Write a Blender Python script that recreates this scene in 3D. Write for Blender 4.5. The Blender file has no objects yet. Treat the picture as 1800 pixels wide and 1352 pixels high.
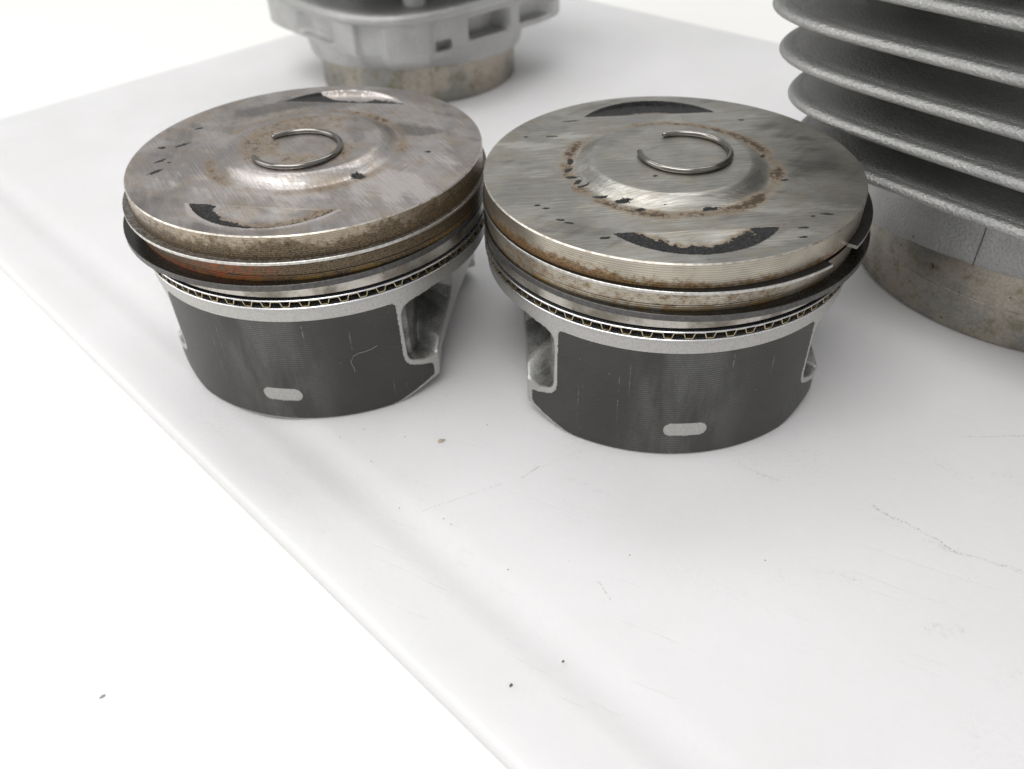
import bpy, math, random
import numpy as np
from mathutils import Matrix, Vector
random.seed(4)
S = bpy.context.scene
C = S.collection
MM = 0.001
PI = math.pi

# ------------------------------------------------------------------ camera, light, exposure
cd = bpy.data.cameras.new('camera'); cam = bpy.data.objects.new('camera', cd); C.objects.link(cam)
rt = Vector((0.99927626, -0.02449105, -0.02910571)); up = Vector((0.03803885, 0.64337713, 0.76460376)); fw = Vector((0, 0.76515754, -0.64384311))
M = Matrix((rt, up, -fw)).transposed().to_4x4()
M.translation = Vector((0, 0, 0.15534))
cam.matrix_world = M
cd.sensor_width = 36; cd.lens = 28.283; cd.clip_start = 0.005; cd.clip_end = 50
cd.dof.use_dof = True; cd.dof.focus_distance = 0.196; cd.dof.aperture_fstop = 15
S.camera = cam

W = bpy.data.worlds.new('World'); S.world = W; W.use_nodes = True
W.node_tree.nodes['Background'].inputs[0].default_value = (1.0, 1.0, 1.0, 1)
W.node_tree.nodes['Background'].inputs[1].default_value = 0.45

def area(name, loc, target, sx, sy, power, col=(1, 1, 1)):
    l = bpy.data.lights.new(name, 'AREA'); l.shape = 'RECTANGLE'; l.size = sx; l.size_y = sy; l.energy = power; l.color = col
    o = bpy.data.objects.new(name, l); C.objects.link(o); o.location = loc
    o.rotation_euler = (Vector(target) - Vector(loc)).to_track_quat('-Z', 'Y').to_euler()
area('ceiling_panel_lamp', (-0.45, -0.38, 1.65), (0.0, 0.22, 0), 1.6, 0.9, 20.5, (1.0, 0.99, 0.97))
area('rear_panel_lamp', (0.05, 0.95, 1.35), (0.0, 0.25, 0), 1.4, 0.35, 5.0, (1.0, 0.99, 0.97))
area('window_lamp', (-1.35, 0.15, 0.75), (0, 0.25, 0.0), 1.2, 1.0, 6.5, (1.0, 0.995, 0.985))
S.view_settings.view_transform = 'Standard'; S.view_settings.look = 'None'; S.view_settings.exposure = 0; S.view_settings.gamma = 1
S.render.engine = 'CYCLES'
S.cycles.use_denoising = True
S.cycles.max_bounces = 8; S.cycles.diffuse_bounces = 4; S.cycles.glossy_bounces = 4

# ------------------------------------------------------------------ value noise for shaping (numpy)
def vnoise(x, y, seed=0):
    xi = np.floor(x).astype(np.int64); yi = np.floor(y).astype(np.int64); fx = x - xi; fy = y - yi
    def h(a, b):
        n = (a * 374761393 + b * 668265263 + seed * 974634777) & 0x7fffffff
        n = ((n ^ (n >> 13)) * 1274126177) & 0x7fffffff
        return ((n ^ (n >> 16)) & 0xffff) / 65535.0
    ux = fx * fx * (3 - 2 * fx); uy = fy * fy * (3 - 2 * fy)
    return (h(xi, yi) * (1 - ux) + h(xi + 1, yi) * ux) * (1 - uy) + (h(xi, yi + 1) * (1 - ux) + h(xi + 1, yi + 1) * ux) * uy
def fbm(x, y, seed=0, o=4):
    s = 0; a = 0.5; t = 0
    for k in range(o):
        s = s + a * vnoise(x, y, seed + k * 17); t += a; x = x * 2.03 + 5.1; y = y * 2.03 + 9.7; a *= 0.55
    return s / t
def sstep(a, b, x):
    t = np.clip((x - a) / (b - a), 0, 1); return t * t * (3 - 2 * t)

# ------------------------------------------------------------------ shader helpers
class G:
    def __init__(s, name):
        s.m = bpy.data.materials.new(name); s.m.use_nodes = True; s.t = s.m.node_tree
        s.bsdf = s.t.nodes['Principled BSDF']; s._o = None
    def n(s, typ, ins=None, **pr):
        nd = s.t.nodes.new(typ)
        for k, v in pr.items(): setattr(nd, k, v)
        for k, v in (ins or {}).items(): s.put(nd.inputs[k], v)
        return nd
    def put(s, sock, v):
        if isinstance(v, bpy.types.NodeSocket): s.t.links.new(v, sock)
        elif isinstance(v, (tuple, list)) and len(v) == 3 and sock.type == 'RGBA': sock.default_value = (*v, 1)
        else: sock.default_value = v
    def co(s):                                   # object coordinates in millimetres
        if s._o is None:
            tc = s.n('ShaderNodeTexCoord')
            s._o = s.n('ShaderNodeVectorMath', {0: tc.outputs['Object'], 3: 1000.0}, operation='SCALE').outputs[0]
        return s._o
    def sep(s, v=None): return s.n('ShaderNodeSeparateXYZ', {0: v or s.co()}).outputs
    def ma(s, op, a, b=0.0, c=0.0, clamp=False): return s.n('ShaderNodeMath', {0: a, 1: b, 2: c}, operation=op, use_clamp=clamp).outputs[0]
    def mapv(s, scale, rot=(0, 0, 0), loc=(0, 0, 0), v=None):
        v = v or s.co()
        if any(rot): v = s.n('ShaderNodeMapping', {'Vector': v, 'Rotation': rot}).outputs[0]        # turn first, then stretch
        return s.n('ShaderNodeMapping', {'Vector': v, 'Scale': scale, 'Location': loc}).outputs[0]
    def noise(s, scale, detail=4, rough=0.55, v=None, dist=0.0):
        return s.n('ShaderNodeTexNoise', {'Vector': v or s.co(), 'Scale': scale, 'Detail': detail, 'Roughness': rough, 'Distortion': dist}).outputs[0]
    def rng(s, v, a, b, c=0.0, d=1.0, smooth=True):
        return s.n('ShaderNodeMapRange', {'Value': v, 'From Min': a, 'From Max': b, 'To Min': c, 'To Max': d}, interpolation_type='SMOOTHSTEP' if smooth else 'LINEAR').outputs[0]
    def mix(s, f, a, b, mode='MIX'):
        nd = s.n('ShaderNodeMix', None, data_type='RGBA', blend_type=mode)
        s.put(nd.inputs[0], f); s.put(nd.inputs[6], a); s.put(nd.inputs[7], b); return nd.outputs[2]
    def mixf(s, f, a, b):
        nd = s.n('ShaderNodeMix', None, data_type='FLOAT'); s.put(nd.inputs[0], f); s.put(nd.inputs[2], a); s.put(nd.inputs[3], b); return nd.outputs[0]
    def attr(s, name): return s.n('ShaderNodeAttribute', None, attribute_name=name).outputs['Fac']
    def bump(s, h, dist, strength=1.0, nrm=None):
        ins = {'Height': h, 'Distance': dist * MM, 'Strength': strength}
        if nrm is not None: ins['Normal'] = nrm
        return s.n('ShaderNodeBump', ins).outputs[0]
    def out(s, **k):
        names = dict(col='Base Color', metal='Metallic', rough='Roughness', nrm='Normal', spec='Specular IOR Level', coat='Coat Weight', coatr='Coat Roughness', sss='Subsurface Weight')
        for a, v in k.items(): s.put(s.bsdf.inputs[names[a]], v)
        return s.m

def deck_material(name, light, dark, warm, ang, dirt, selr, con):
    g = G(name)
    big = g.noise(0.05, 4, 0.6)
    mid = g.noise(0.16, 5, 0.65)
    a = math.radians(ang)
    wav = g.noise(0.06, 2, 0.5)
    vv = g.n('ShaderNodeVectorMath', {0: g.co(), 1: g.n('ShaderNodeCombineXYZ', {0: g.ma('MULTIPLY', wav, 1.2), 1: g.ma('MULTIPLY', wav, 1.6)}).outputs[0]}, operation='ADD').outputs[0]
    st1 = g.noise(1.0, 6, 0.72, g.mapv((0.07, 2.2, 1.0), (0, 0, a), v=vv))
    st2 = g.noise(1.0, 5, 0.70, g.mapv((0.10, 2.8, 1.0), (0, 0, a + 1.1), v=vv))
    sel = g.rng(g.noise(0.045, 2, 0.5, g.mapv((1, 1, 1), loc=(31, 7, 3))), selr, selr + 0.14)
    st = g.mixf(sel, st1, st2)
    col = g.mix(g.ma('MULTIPLY', g.rng(big, 0.36, 0.62), 0.8), light, dark)
    col = g.mix(g.ma('MULTIPLY', g.rng(mid, 0.42, 0.70), 0.6), col, warm)
    wipe = g.noise(1.0, 4, 0.6, g.mapv((0.022, 0.15, 1.0), (0, 0, a + 0.35), (3, 11, 0)))
    wipe2 = g.noise(1.0, 4, 0.6, g.mapv((0.03, 0.20, 1.0), (0, 0, a - 0.6), (23, 5, 0)))
    wp = g.ma('ADD', g.ma('MULTIPLY', g.ma('SUBTRACT', wipe, 0.5), 1.9), g.ma('MULTIPLY', g.ma('SUBTRACT', wipe2, 0.5), 1.5))
    so = g.ma('SUBTRACT', g.attr('soot_and_light'), wp)  # smudges, plus light and shade painted into the crown colour
    som = g.ma('MULTIPLY', g.rng(g.ma('ADD', so, g.ma('MULTIPLY', g.ma('SUBTRACT', st, 0.5), 0.9)), 0.18, 0.75), 0.75)
    lim = g.ma('MULTIPLY', g.rng(g.ma('ADD', g.ma('MULTIPLY', so, -1.0), g.ma('MULTIPLY', g.ma('SUBTRACT', st, 0.5), 0.9)), 0.15, 0.7), 0.8)
    col = g.mix(som, col, tuple(c * 0.36 for c in light))
    col = g.mix(lim, col, tuple(min(0.92, c * 1.3) for c in light))
    col = g.mix(1.0, col, g.rng(st, 0.3, 0.7, 1 - con, 1 + con), 'MULTIPLY')
    fine = g.noise(2.6, 3, 0.7)
    hair = g.rng(g.noise(1.0, 3, 0.6, g.mapv((0.05, 5.0, 1.0), (0, 0, a + 0.2))), 0.62, 0.74)
    hair2 = g.rng(g.noise(1.0, 3, 0.6, g.mapv((0.09, 4.2, 1.0), (0, 0, a - 0.5), (7, 3, 0))), 0.65, 0.76)
    hair3 = g.rng(g.noise(1.0, 3, 0.6, g.mapv((0.06, 4.6, 1.0), (0, 0, a + 0.05), (17, 31, 0))), 0.63, 0.75)
    col = g.mix(g.ma('MULTIPLY', g.ma('MAXIMUM', hair, hair2), 0.38), col, tuple(min(c * 1.45, 0.85) for c in light))
    col = g.mix(g.ma('MULTIPLY', hair3, 0.45), col, tuple(c * 0.4 for c in light))
    br = g.attr('brown')
    n9 = g.noise(0.75, 6, 0.78)
    soft = g.ma('MULTIPLY', g.rng(g.ma('ADD', br, g.ma('MULTIPLY', g.ma('SUBTRACT', g.noise(0.3, 5, 0.7), 0.5), 0.5)), 0.08, 0.75), 0.72)
    hard = g.rng(g.ma('ADD', br, g.ma('MULTIPLY', g.ma('SUBTRACT', n9, 0.5), 3.4)), 0.70, 1.05)
    col = g.mix(soft, col, g.mix(g.rng(fine, 0.35, 0.65), (0.125, 0.080, 0.042), (0.30, 0.22, 0.13)))
    col = g.mix(g.ma('MULTIPLY', hard, 0.85), col, (0.052, 0.030, 0.015))
    speck = g.rng(g.noise(1.0, 3, 0.6, g.mapv((0.4, 1.0, 1), loc=(5, 60, 0))), 0.71, 0.75)
    speck = g.ma('MULTIPLY', speck, dirt)
    ca = g.attr('carbon')
    cm = g.rng(g.ma('ADD', ca, g.ma('MULTIPLY', g.ma('SUBTRACT', g.noise(1.1, 5, 0.72), 0.5), 1.9)), 0.45, 0.60)
    cm = g.ma('MAXIMUM', cm, speck)
    crust = g.noise(1.5, 6, 0.75)
    ccol = g.mix(g.rng(crust, 0.42, 0.70), (0.008, 0.008, 0.009), (0.07, 0.068, 0.066))
    col = g.mix(cm, col, ccol)
    rough = g.rng(st, 0.3, 0.7, 0.45, 0.30)
    rough = g.mixf(g.ma('MULTIPLY', g.ma('MAXIMUM', soft, hard), 0.8), rough, 0.62)
    rough = g.mixf(cm, rough, 0.7)
    metal = g.mixf(cm, g.mixf(g.ma('MAXIMUM', soft, hard), 0.92, 0.5), 0.0)
    h = g.ma('ADD', g.ma('MULTIPLY', st, 0.6), g.ma('MULTIPLY', fine, 0.25))
    h = g.ma('ADD', h, g.ma('MULTIPLY', cm, g.ma('ADD', 1.0, g.ma('MULTIPLY', crust, 9.0))))
    return g.out(col=col, metal=metal, rough=rough, nrm=g.bump(h, 0.09))

def land_material(name, base, stain, rust, amount, red, low2):
    """turned aluminium between the rings: fine turning lines, brown oil varnish"""
    g = G(name); x, y, z = g.sep()
    ph = g.ma('ADD', g.ma('MULTIPLY', z, 2 * PI / 0.6), g.ma('MULTIPLY', g.noise(0.25, 3), 2.2))
    line = g.ma('SINE', ph)
    nn = g.noise(1.0, 6, 0.75, g.mapv((0.55, 0.55, 0.75)))
    fine = g.noise(2.6, 4, 0.75)
    bigp = g.noise(0.07, 3, 0.55)
    spots = g.noise(1.3, 3, 0.6)
    lowz = g.rng(z, 53.4, 57.2, 0.20, -0.16)                       # varnish gathers above the ring groove
    v = g.ma('ADD', g.ma('ADD', nn, lowz), g.ma('MULTIPLY', g.attr('brown'), 0.55))
    v = g.ma('ADD', v, g.ma('MULTIPLY', g.ma('SUBTRACT', bigp, 0.5), 0.5))
    v = g.ma('ADD', v, g.ma('MULTIPLY', line, 0.045))
    v = g.ma('ADD', v, g.ma('MULTIPLY', g.ma('SUBTRACT', fine, 0.5), 0.55))
    v = g.ma('ADD', v, g.rng(z, 52.4, 53.0, low2, 0.0))
    sm = g.rng(v, 0.58 - amount, 0.86 - amount)
    col = g.mix(g.rng(g.noise(0.09, 3), 0.35, 0.65), base, tuple(c * 0.78 for c in base))
    col = g.mix(1.0, col, g.rng(line, -1, 1, 0.72, 1.1, False), 'MULTIPLY')
    col = g.mix(sm, col, g.mix(g.rng(g.ma('ADD', fine, g.ma('MULTIPLY', line, 0.05)), 0.42, 0.6), stain, rust))
    gold = g.ma('MULTIPLY', g.rng(z, 46.6, 48.5, 1.0, 0.0), g.rng(g.noise(0.16, 4, 0.6), 0.42, 0.58))
    gold = g.ma('MULTIPLY', gold, g.rng(z, 45.4, 46.6, 0.0, 1.0))
    col = g.mix(g.ma('MULTIPLY', gold, 0.85), col, (0.34, 0.20, 0.04))
    rd = g.ma('MULTIPLY', g.attr('red'), g.rng(nn, 0.4, 0.62))
    col = g.mix(g.ma('MULTIPLY', rd, red), col, (0.34, 0.085, 0.03))
    dk = g.ma('MULTIPLY', g.rng(spots, 0.70, 0.76), g.rng(z, 46, 60, 0.9, 0.75))
    col = g.mix(dk, col, (0.02, 0.016, 0.012))
    rough = g.mixf(sm, 0.28, 0.42)
    return g.out(col=col, metal=g.mixf(sm, 0.85, 0.45), rough=rough, nrm=g.bump(line, 0.012, 1.0, g.bump(fine, 0.03)))

def mat_soot():
    g = G('oily_black_groove')
    n = g.noise(1.2, 4)
    return g.out(col=g.mix(n, (0.004, 0.0035, 0.003), (0.012, 0.010, 0.008)), rough=g.rng(n, 0.3, 0.7, 0.4, 0.7), metal=0.0)
def mat_bright_edge():
    g = G('bright_turned_chamfer'); n = g.noise(0.8, 4)
    return g.out(col=g.mix(g.rng(n, 0.4, 0.7), (0.72, 0.68, 0.62), (0.45, 0.40, 0.33)), metal=0.95, rough=0.36)
def mat_skirt():
    g = G('machined_and_cast_aluminium'); x, y, z = g.sep()
    line = g.ma('SINE', g.ma('MULTIPLY', z, 2 * PI / 0.6))
    n = g.noise(1.6, 5, 0.7); sp = g.noise(2.2, 2)
    col = g.mix(g.rng(n, 0.3, 0.7), (0.43, 0.42, 0.405), (0.53, 0.52, 0.50))
    col = g.mix(g.rng(sp, 0.68, 0.74), col, (0.12, 0.10, 0.085))
    c = g.noise(2.0, 6, 0.75); b = g.noise(0.18, 3)
    cc = g.mix(g.rng(b, 0.35, 0.65), (0.17, 0.17, 0.165), (0.31, 0.31, 0.30))
    cc = g.mix(1.0, cc, g.rng(c, 0.3, 0.7, 0.6, 1.3), 'MULTIPLY')
    k = g.rng(g.ma('ADD', g.attr('cast'), g.ma('MULTIPLY', g.ma('SUBTRACT', n, 0.5), 0.15)), 0.03, 0.14)
    h = g.mixf(k, g.ma('ADD', g.ma('MULTIPLY', line, 0.05), g.ma('MULTIPLY', n, 0.2)), c)
    return g.out(col=g.mix(k, col, cc), metal=0.68, rough=g.mixf(k, 0.42, 0.47), nrm=g.bump(h, 0.11))
def mat_coating():
    g = G('graphite_skirt_coating'); x, y, z = g.sep()
    line = g.ma('SINE', g.ma('ADD', g.ma('MULTIPLY', z, 2 * PI / 0.66), g.ma('MULTIPLY', g.noise(0.35, 3), 1.6)))
    wear = g.ma('MULTIPLY', g.rng(g.ma('ABSOLUTE', g.ma('ADD', x, 1.0)), 5, 21, 1, 0), g.rng(g.noise(1.0, 4, 0.6, g.mapv((0.10, 0.10, 0.025))), 0.36, 0.62))
    n = g.noise(2.5, 4, 0.7)
    ln = g.ma('MULTIPLY', g.rng(line, -0.2, 1.0), g.ma('ADD', 0.02, g.ma('MULTIPLY', wear, 0.24)))
    ln = g.ma('MULTIPLY', ln, g.rng(n, 0.35, 0.6, 0.3, 1.0))
    col = g.mix(g.rng(g.noise(0.07, 3), 0.3, 0.7), (0.034, 0.033, 0.031), (0.043, 0.042, 0.040))
    col = g.mix(g.ma('MULTIPLY', wear, 0.25), col, (0.15, 0.15, 0.147))
    col = g.mix(ln, col, (0.42, 0.42, 0.41))
    scm = g.rng(g.noise(1.0, 3, 0.55, g.mapv((2.2, 2.2, 0.03))), 0.69, 0.74)
    scm = g.ma('MULTIPLY', scm, g.rng(g.noise(0.5, 3), 0.4, 0.6))
    col = g.mix(g.ma('MULTIPLY', scm, 0.42), col, (0.42, 0.42, 0.41))
    dots = g.rng(g.noise(2.2, 1, 0.5), 0.76, 0.80)
    col = g.mix(dots, col, (0.012, 0.012, 0.012))
    pale = g.rng(g.noise(2.0, 1, 0.5, g.mapv((1, 1, 1), loc=(40, 3, 9))), 0.785, 0.81)
    col = g.mix(g.ma('MULTIPLY', pale, 0.6), col, (0.4, 0.4, 0.4))
    return g.out(col=col, metal=0.25, rough=g.rng(n, 0.3, 0.7, 0.38, 0.48), spec=0.6, nrm=g.bump(line, 0.012, 1, g.bump(n, 0.02)))
def mat_steel(name, c1, c2, rough, spots=0.0, metal=0.95):
    g = G(name); n = g.noise(0.9, 5, 0.7); f = g.noise(3.0, 3, 0.6)
    col = g.mix(g.rng(n, 0.38, 0.66), c1, c2)
    if spots: col = g.mix(g.ma('MULTIPLY', g.rng(f, 0.66, 0.73), spots), col, (0.03, 0.022, 0.016))
    return g.out(col=col, metal=metal, rough=g.rng(n, 0.3, 0.7, rough, rough + 0.12), nrm=g.bump(f, 0.015))
def mat_fin(name, k):
    g = G(name)
    n = g.noise(1.5, 6, 0.78); v = g.n('ShaderNodeTexVoronoi', {'Vector': g.co(), 'Scale': 1.15}).outputs['Distance']
    b = g.noise(0.05, 3)
    col = g.mix(g.rng(b, 0.35, 0.65), (0.43 * k, 0.43 * k, 0.425 * k), (0.51 * k, 0.51 * k, 0.50 * k))
    col = g.mix(1.0, col, g.rng(n, 0.3, 0.7, 0.86, 1.13), 'MULTIPLY')
    dk = g.rng(g.noise(0.35, 2), 0.735, 0.75)
    col = g.mix(g.ma('MULTIPLY', dk, 0.8), col, (0.03, 0.03, 0.03))
    h = g.ma('ADD', n, g.ma('MULTIPLY', v, 0.6))
    return g.out(col=col, metal=0.97, rough=0.44, nrm=g.bump(h, 0.32))
def mat_spigot():
    g = G('stained_steel_spigot')
    b = g.noise(0.035, 5, 0.65); m = g.noise(0.16, 5, 0.7); f = g.noise(1.4, 4, 0.7)
    col = g.mix(g.rng(b, 0.38, 0.62), (0.27, 0.268, 0.245), (0.40, 0.36, 0.305))
    col = g.mix(g.ma('MULTIPLY', g.rng(m, 0.50, 0.64), 0.55), col, (0.19, 0.165, 0.085))
    col = g.mix(g.ma('MULTIPLY', g.rng(g.noise(0.11, 5, 0.7, g.mapv((1, 1, 1), loc=(9, 3, 4))), 0.60, 0.72), 0.6), col, (0.16, 0.085, 0.04))
    col = g.mix(g.ma('MULTIPLY', g.rng(g.noise(0.42, 2), 0.68, 0.73), 0.8), col, (0.05, 0.043, 0.025))
    col = g.mix(1.0, col, g.rng(f, 0.3, 0.7, 0.8, 1.15), 'MULTIPLY')
    return g.out(col=col, metal=0.92, rough=g.rng(m, 0.3, 0.7, 0.28, 0.42), nrm=g.bump(f, 0.03))

def mat_board(marks):
    g = G('scuffed_white_polyethylene'); x, y, z = g.sep()
    b = g.noise(0.012, 4, 0.55); m = g.noise(0.05, 5, 0.65)
    col = g.mix(g.rng(b, 0.35, 0.65), (0.735, 0.735, 0.738), (0.77, 0.765, 0.775))
    grime = g.ma('MULTIPLY', g.rng(g.noise(0.02, 4, 0.6, g.mapv((1, 1, 1), loc=(3, 8, 1))), 0.54, 0.68), g.rng(g.noise(1.1, 5, 0.8), 0.50, 0.66))
    col = g.mix(g.ma('MULTIPLY', grime, 0.22), col, (0.36, 0.34, 0.31))
    speck = g.rng(g.noise(0.55, 2, 0.5), 0.775, 0.80)
    col = g.mix(g.ma('MULTIPLY', speck, 0.45), col, (0.28, 0.26, 0.23))
    # knife and swarf scratches where the photograph shows them: (x0, y0, x1, y1, half width, strength)
    wob = g.ma('MULTIPLY', g.ma('SUBTRACT', g.noise(0.22, 3), 0.5), 3.0)
    grain = g.noise(1.6, 4, 0.75); smear = g.noise(0.7, 7, 0.88)
    wx = g.ma('ADD', x, wob); wy = g.ma('ADD', y, g.ma('MULTIPLY', wob, 0.7))
    tot = None
    for (x0, y0, x1, y1, hw, stg) in marks:
        L = math.hypot(x1 - x0, y1 - y0); ux, uy = (x1 - x0) / L, (y1 - y0) / L
        dx = g.ma('SUBTRACT', wx, x0); dy = g.ma('SUBTRACT', wy, y0)
        al = g.ma('ADD', g.ma('MULTIPLY', dx, ux), g.ma('MULTIPLY', dy, uy))
        ac = g.ma('ABSOLUTE', g.ma('SUBTRACT', g.ma('MULTIPLY', dx, uy), g.ma('MULTIPLY', dy, ux)))
        ex = g.ma('MAXIMUM', g.ma('SUBTRACT', g.ma('ABSOLUTE', g.ma('SUBTRACT', al, L / 2)), L / 2), 0.0)
        d = g.ma('ADD', ac, ex)
        k = g.ma('MULTIPLY', g.rng(d, 0.0, hw, stg * (0.8 if hw < 1 else 0.95), 0.0), g.rng(grain, 0.44, 0.62) if hw < 1 else g.rng(smear, 0.49, 0.70))
        tot = k if tot is None else g.ma('MAXIMUM', tot, k)
    col = g.mix(tot, col, (0.13, 0.12, 0.11))
    cuts = g.rng(g.noise(1.0, 3, 0.55, g.mapv((0.02, 0.9, 1), (0, 0, 0.5))), 0.66, 0.72)
    rough = g.rng(m, 0.3, 0.7, 0.34, 0.5)
    h = g.ma('ADD', g.noise(0.5, 5, 0.7), g.ma('MULTIPLY', cuts, -0.5))
    g.bsdf.inputs['Subsurface Radius'].default_value = (0.009, 0.0105, 0.0098); g.bsdf.inputs['Subsurface Scale'].default_value = 1.0
    return g.out(col=col, rough=rough, spec=0.4, nrm=g.bump(h, 0.10), sss=0.5)
def mat_table():
    g = G('white_laminate_table'); n = g.noise(0.02, 3); f = g.noise(0.8, 3)
    col = g.mix(n, (0.915, 0.912, 0.895), (0.94, 0.937, 0.922))
    col = g.mix(g.ma('MULTIPLY', g.rng(g.noise(0.3, 3), 0.76, 0.80), 0.2), col, (0.5, 0.48, 0.44))
    return g.out(col=col, rough=0.45, spec=0.4, nrm=g.bump(f, 0.02))

# ------------------------------------------------------------------ mesh helpers (coordinates in mm)
def mesh(name, V, F, mats, fm=None, smooth=True, angle=32, attrs=None):
    me = bpy.data.meshes.new(name)
    V = np.asarray(V, float) * MM
    me.from_pydata(V.tolist(), [], F if isinstance(F, list) else F.tolist())
    for m in mats: me.materials.append(m)
    if fm is not None: me.polygons.foreach_set('material_index', np.asarray(fm, dtype=np.int32))
    me.polygons.foreach_set('use_smooth', np.full(len(me.polygons), smooth))
    if smooth and angle: me.set_sharp_from_angle(angle=math.radians(angle))
    for k, v in (attrs or {}).items():
        a = me.attributes.new(k, 'FLOAT', 'POINT'); a.data.foreach_set('value', np.asarray(v, dtype=np.float32))
    me.update()
    return me
def link(name, me, parent=None, loc=(0, 0, 0), rz=0):
    o = bpy.data.objects.new(name, me); C.objects.link(o)
    o.location = [c * MM for c in loc]; o.rotation_euler = (0, 0, rz)
    if parent: o.parent = parent
    return o
def tag(o, label, cat, group=None):
    o['label'] = label; o['category'] = cat
    if group: o['group'] = group
    return o
def empty(name, loc, rz=0, parent=None):
    o = bpy.data.objects.new(name, None); C.objects.link(o); o.location = [c * MM for c in loc]; o.rotation_euler = (0, 0, rz); o.empty_display_size = 0.02
    if parent: o.parent = parent
    return o
def copy_tree(o, parent=None):
    c = o.copy(); C.objects.link(c); c.parent = parent
    for ch in list(o.children): copy_tree(ch, c)
    return c
def gridfaces(nr, nc, wrap=True, base=0):
    i = np.arange(nr - 1)[:, None]; j = np.arange(nc if wrap else nc - 1)[None, :]
    j2 = (j + 1) % nc
    a = i * nc + j; b = i * nc + j2; c = (i + 1) * nc + j2; d = (i + 1) * nc + j
    return np.stack([a, b, c, d], -1).reshape(-1, 4) + base
def lathe(prof, n=256, closed=False):
    """prof: list of (r, z) from bottom to top for outward normals"""
    P = np.array(prof, float); t = np.linspace(0, 2 * PI, n, endpoint=False)
    V = np.stack([P[:, 0][:, None] * np.cos(t), P[:, 0][:, None] * np.sin(t), np.repeat(P[:, 1][:, None], n, 1)], -1).reshape(-1, 3)
    F = gridfaces(len(P), n)
    if closed:
        F = np.concatenate([F, np.stack([(len(P) - 1) * n + np.arange(n), (len(P) - 1) * n + (np.arange(n) + 1) % n, (np.arange(n) + 1) % n, np.arange(n)], -1)])
    return V, F

# ------------------------------------------------------------------ pistons
H = 59.66; R0 = 50.4; HD = 2.5
def dome(r): return HD * (1 - sstep(20.8, 26.4, r))
SMEAR_AND_HIGHLIGHT = {'a': [(-23, 28, 9, 4, 35, 1.2), (-13, 33, 8, 3, 10, 1.0), (25, 16, 7, 5, -30, .9), (31, 14, 6, 3, 20, .7), (-40, 6, 6, 14, 0, .3), (0, -47, 26, 3.5, 0, .55), (-30, -35, 8, 5, -40, .5), (-32, 12, 7, 10, 0, .3), (14, 3, 9, 7, 0, .35), (-9, 8, 7, 5, 0, .3), (3, -28, 16, 3.5, -6, -.9), (30, -22, 14, 9, -30, -.6), (40, -3, 8, 8, 0, -.3), (-6, -21, 12, 3.5, -15, -.7), (-30, -24, 7, 6, 0, -.3), (22, 34, 9, 4, -35, -.4)],
         'b': [(36, 17, 10, 7, -40, .8), (38, -3, 9, 8, 0, .6), (32, -18, 12, 4, -15, .55), (-26, -34, 12, 6, -30, .3), (0, 41, 26, 5, 0, .2), (10, -30, 18, 3, -6, .5), (-37, 17, 10, 3, -8, -1.0), (-28, 22, 8, 4, 5, -.5), (-34, -3, 9, 4, 0, -.35), (0, -23.5, 14, 2.5, 0, -.8), (-17, -18, 9, 3, -45, -.6), (-24, 6, 3, 9, 10, -.6), (20, -41, 14, 3, 14, -.4), (22, -27, 14, 2.5, -4, -.5)]}  # smudges; lighter streaks on the dome shoulder paint its highlight into the colour
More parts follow.
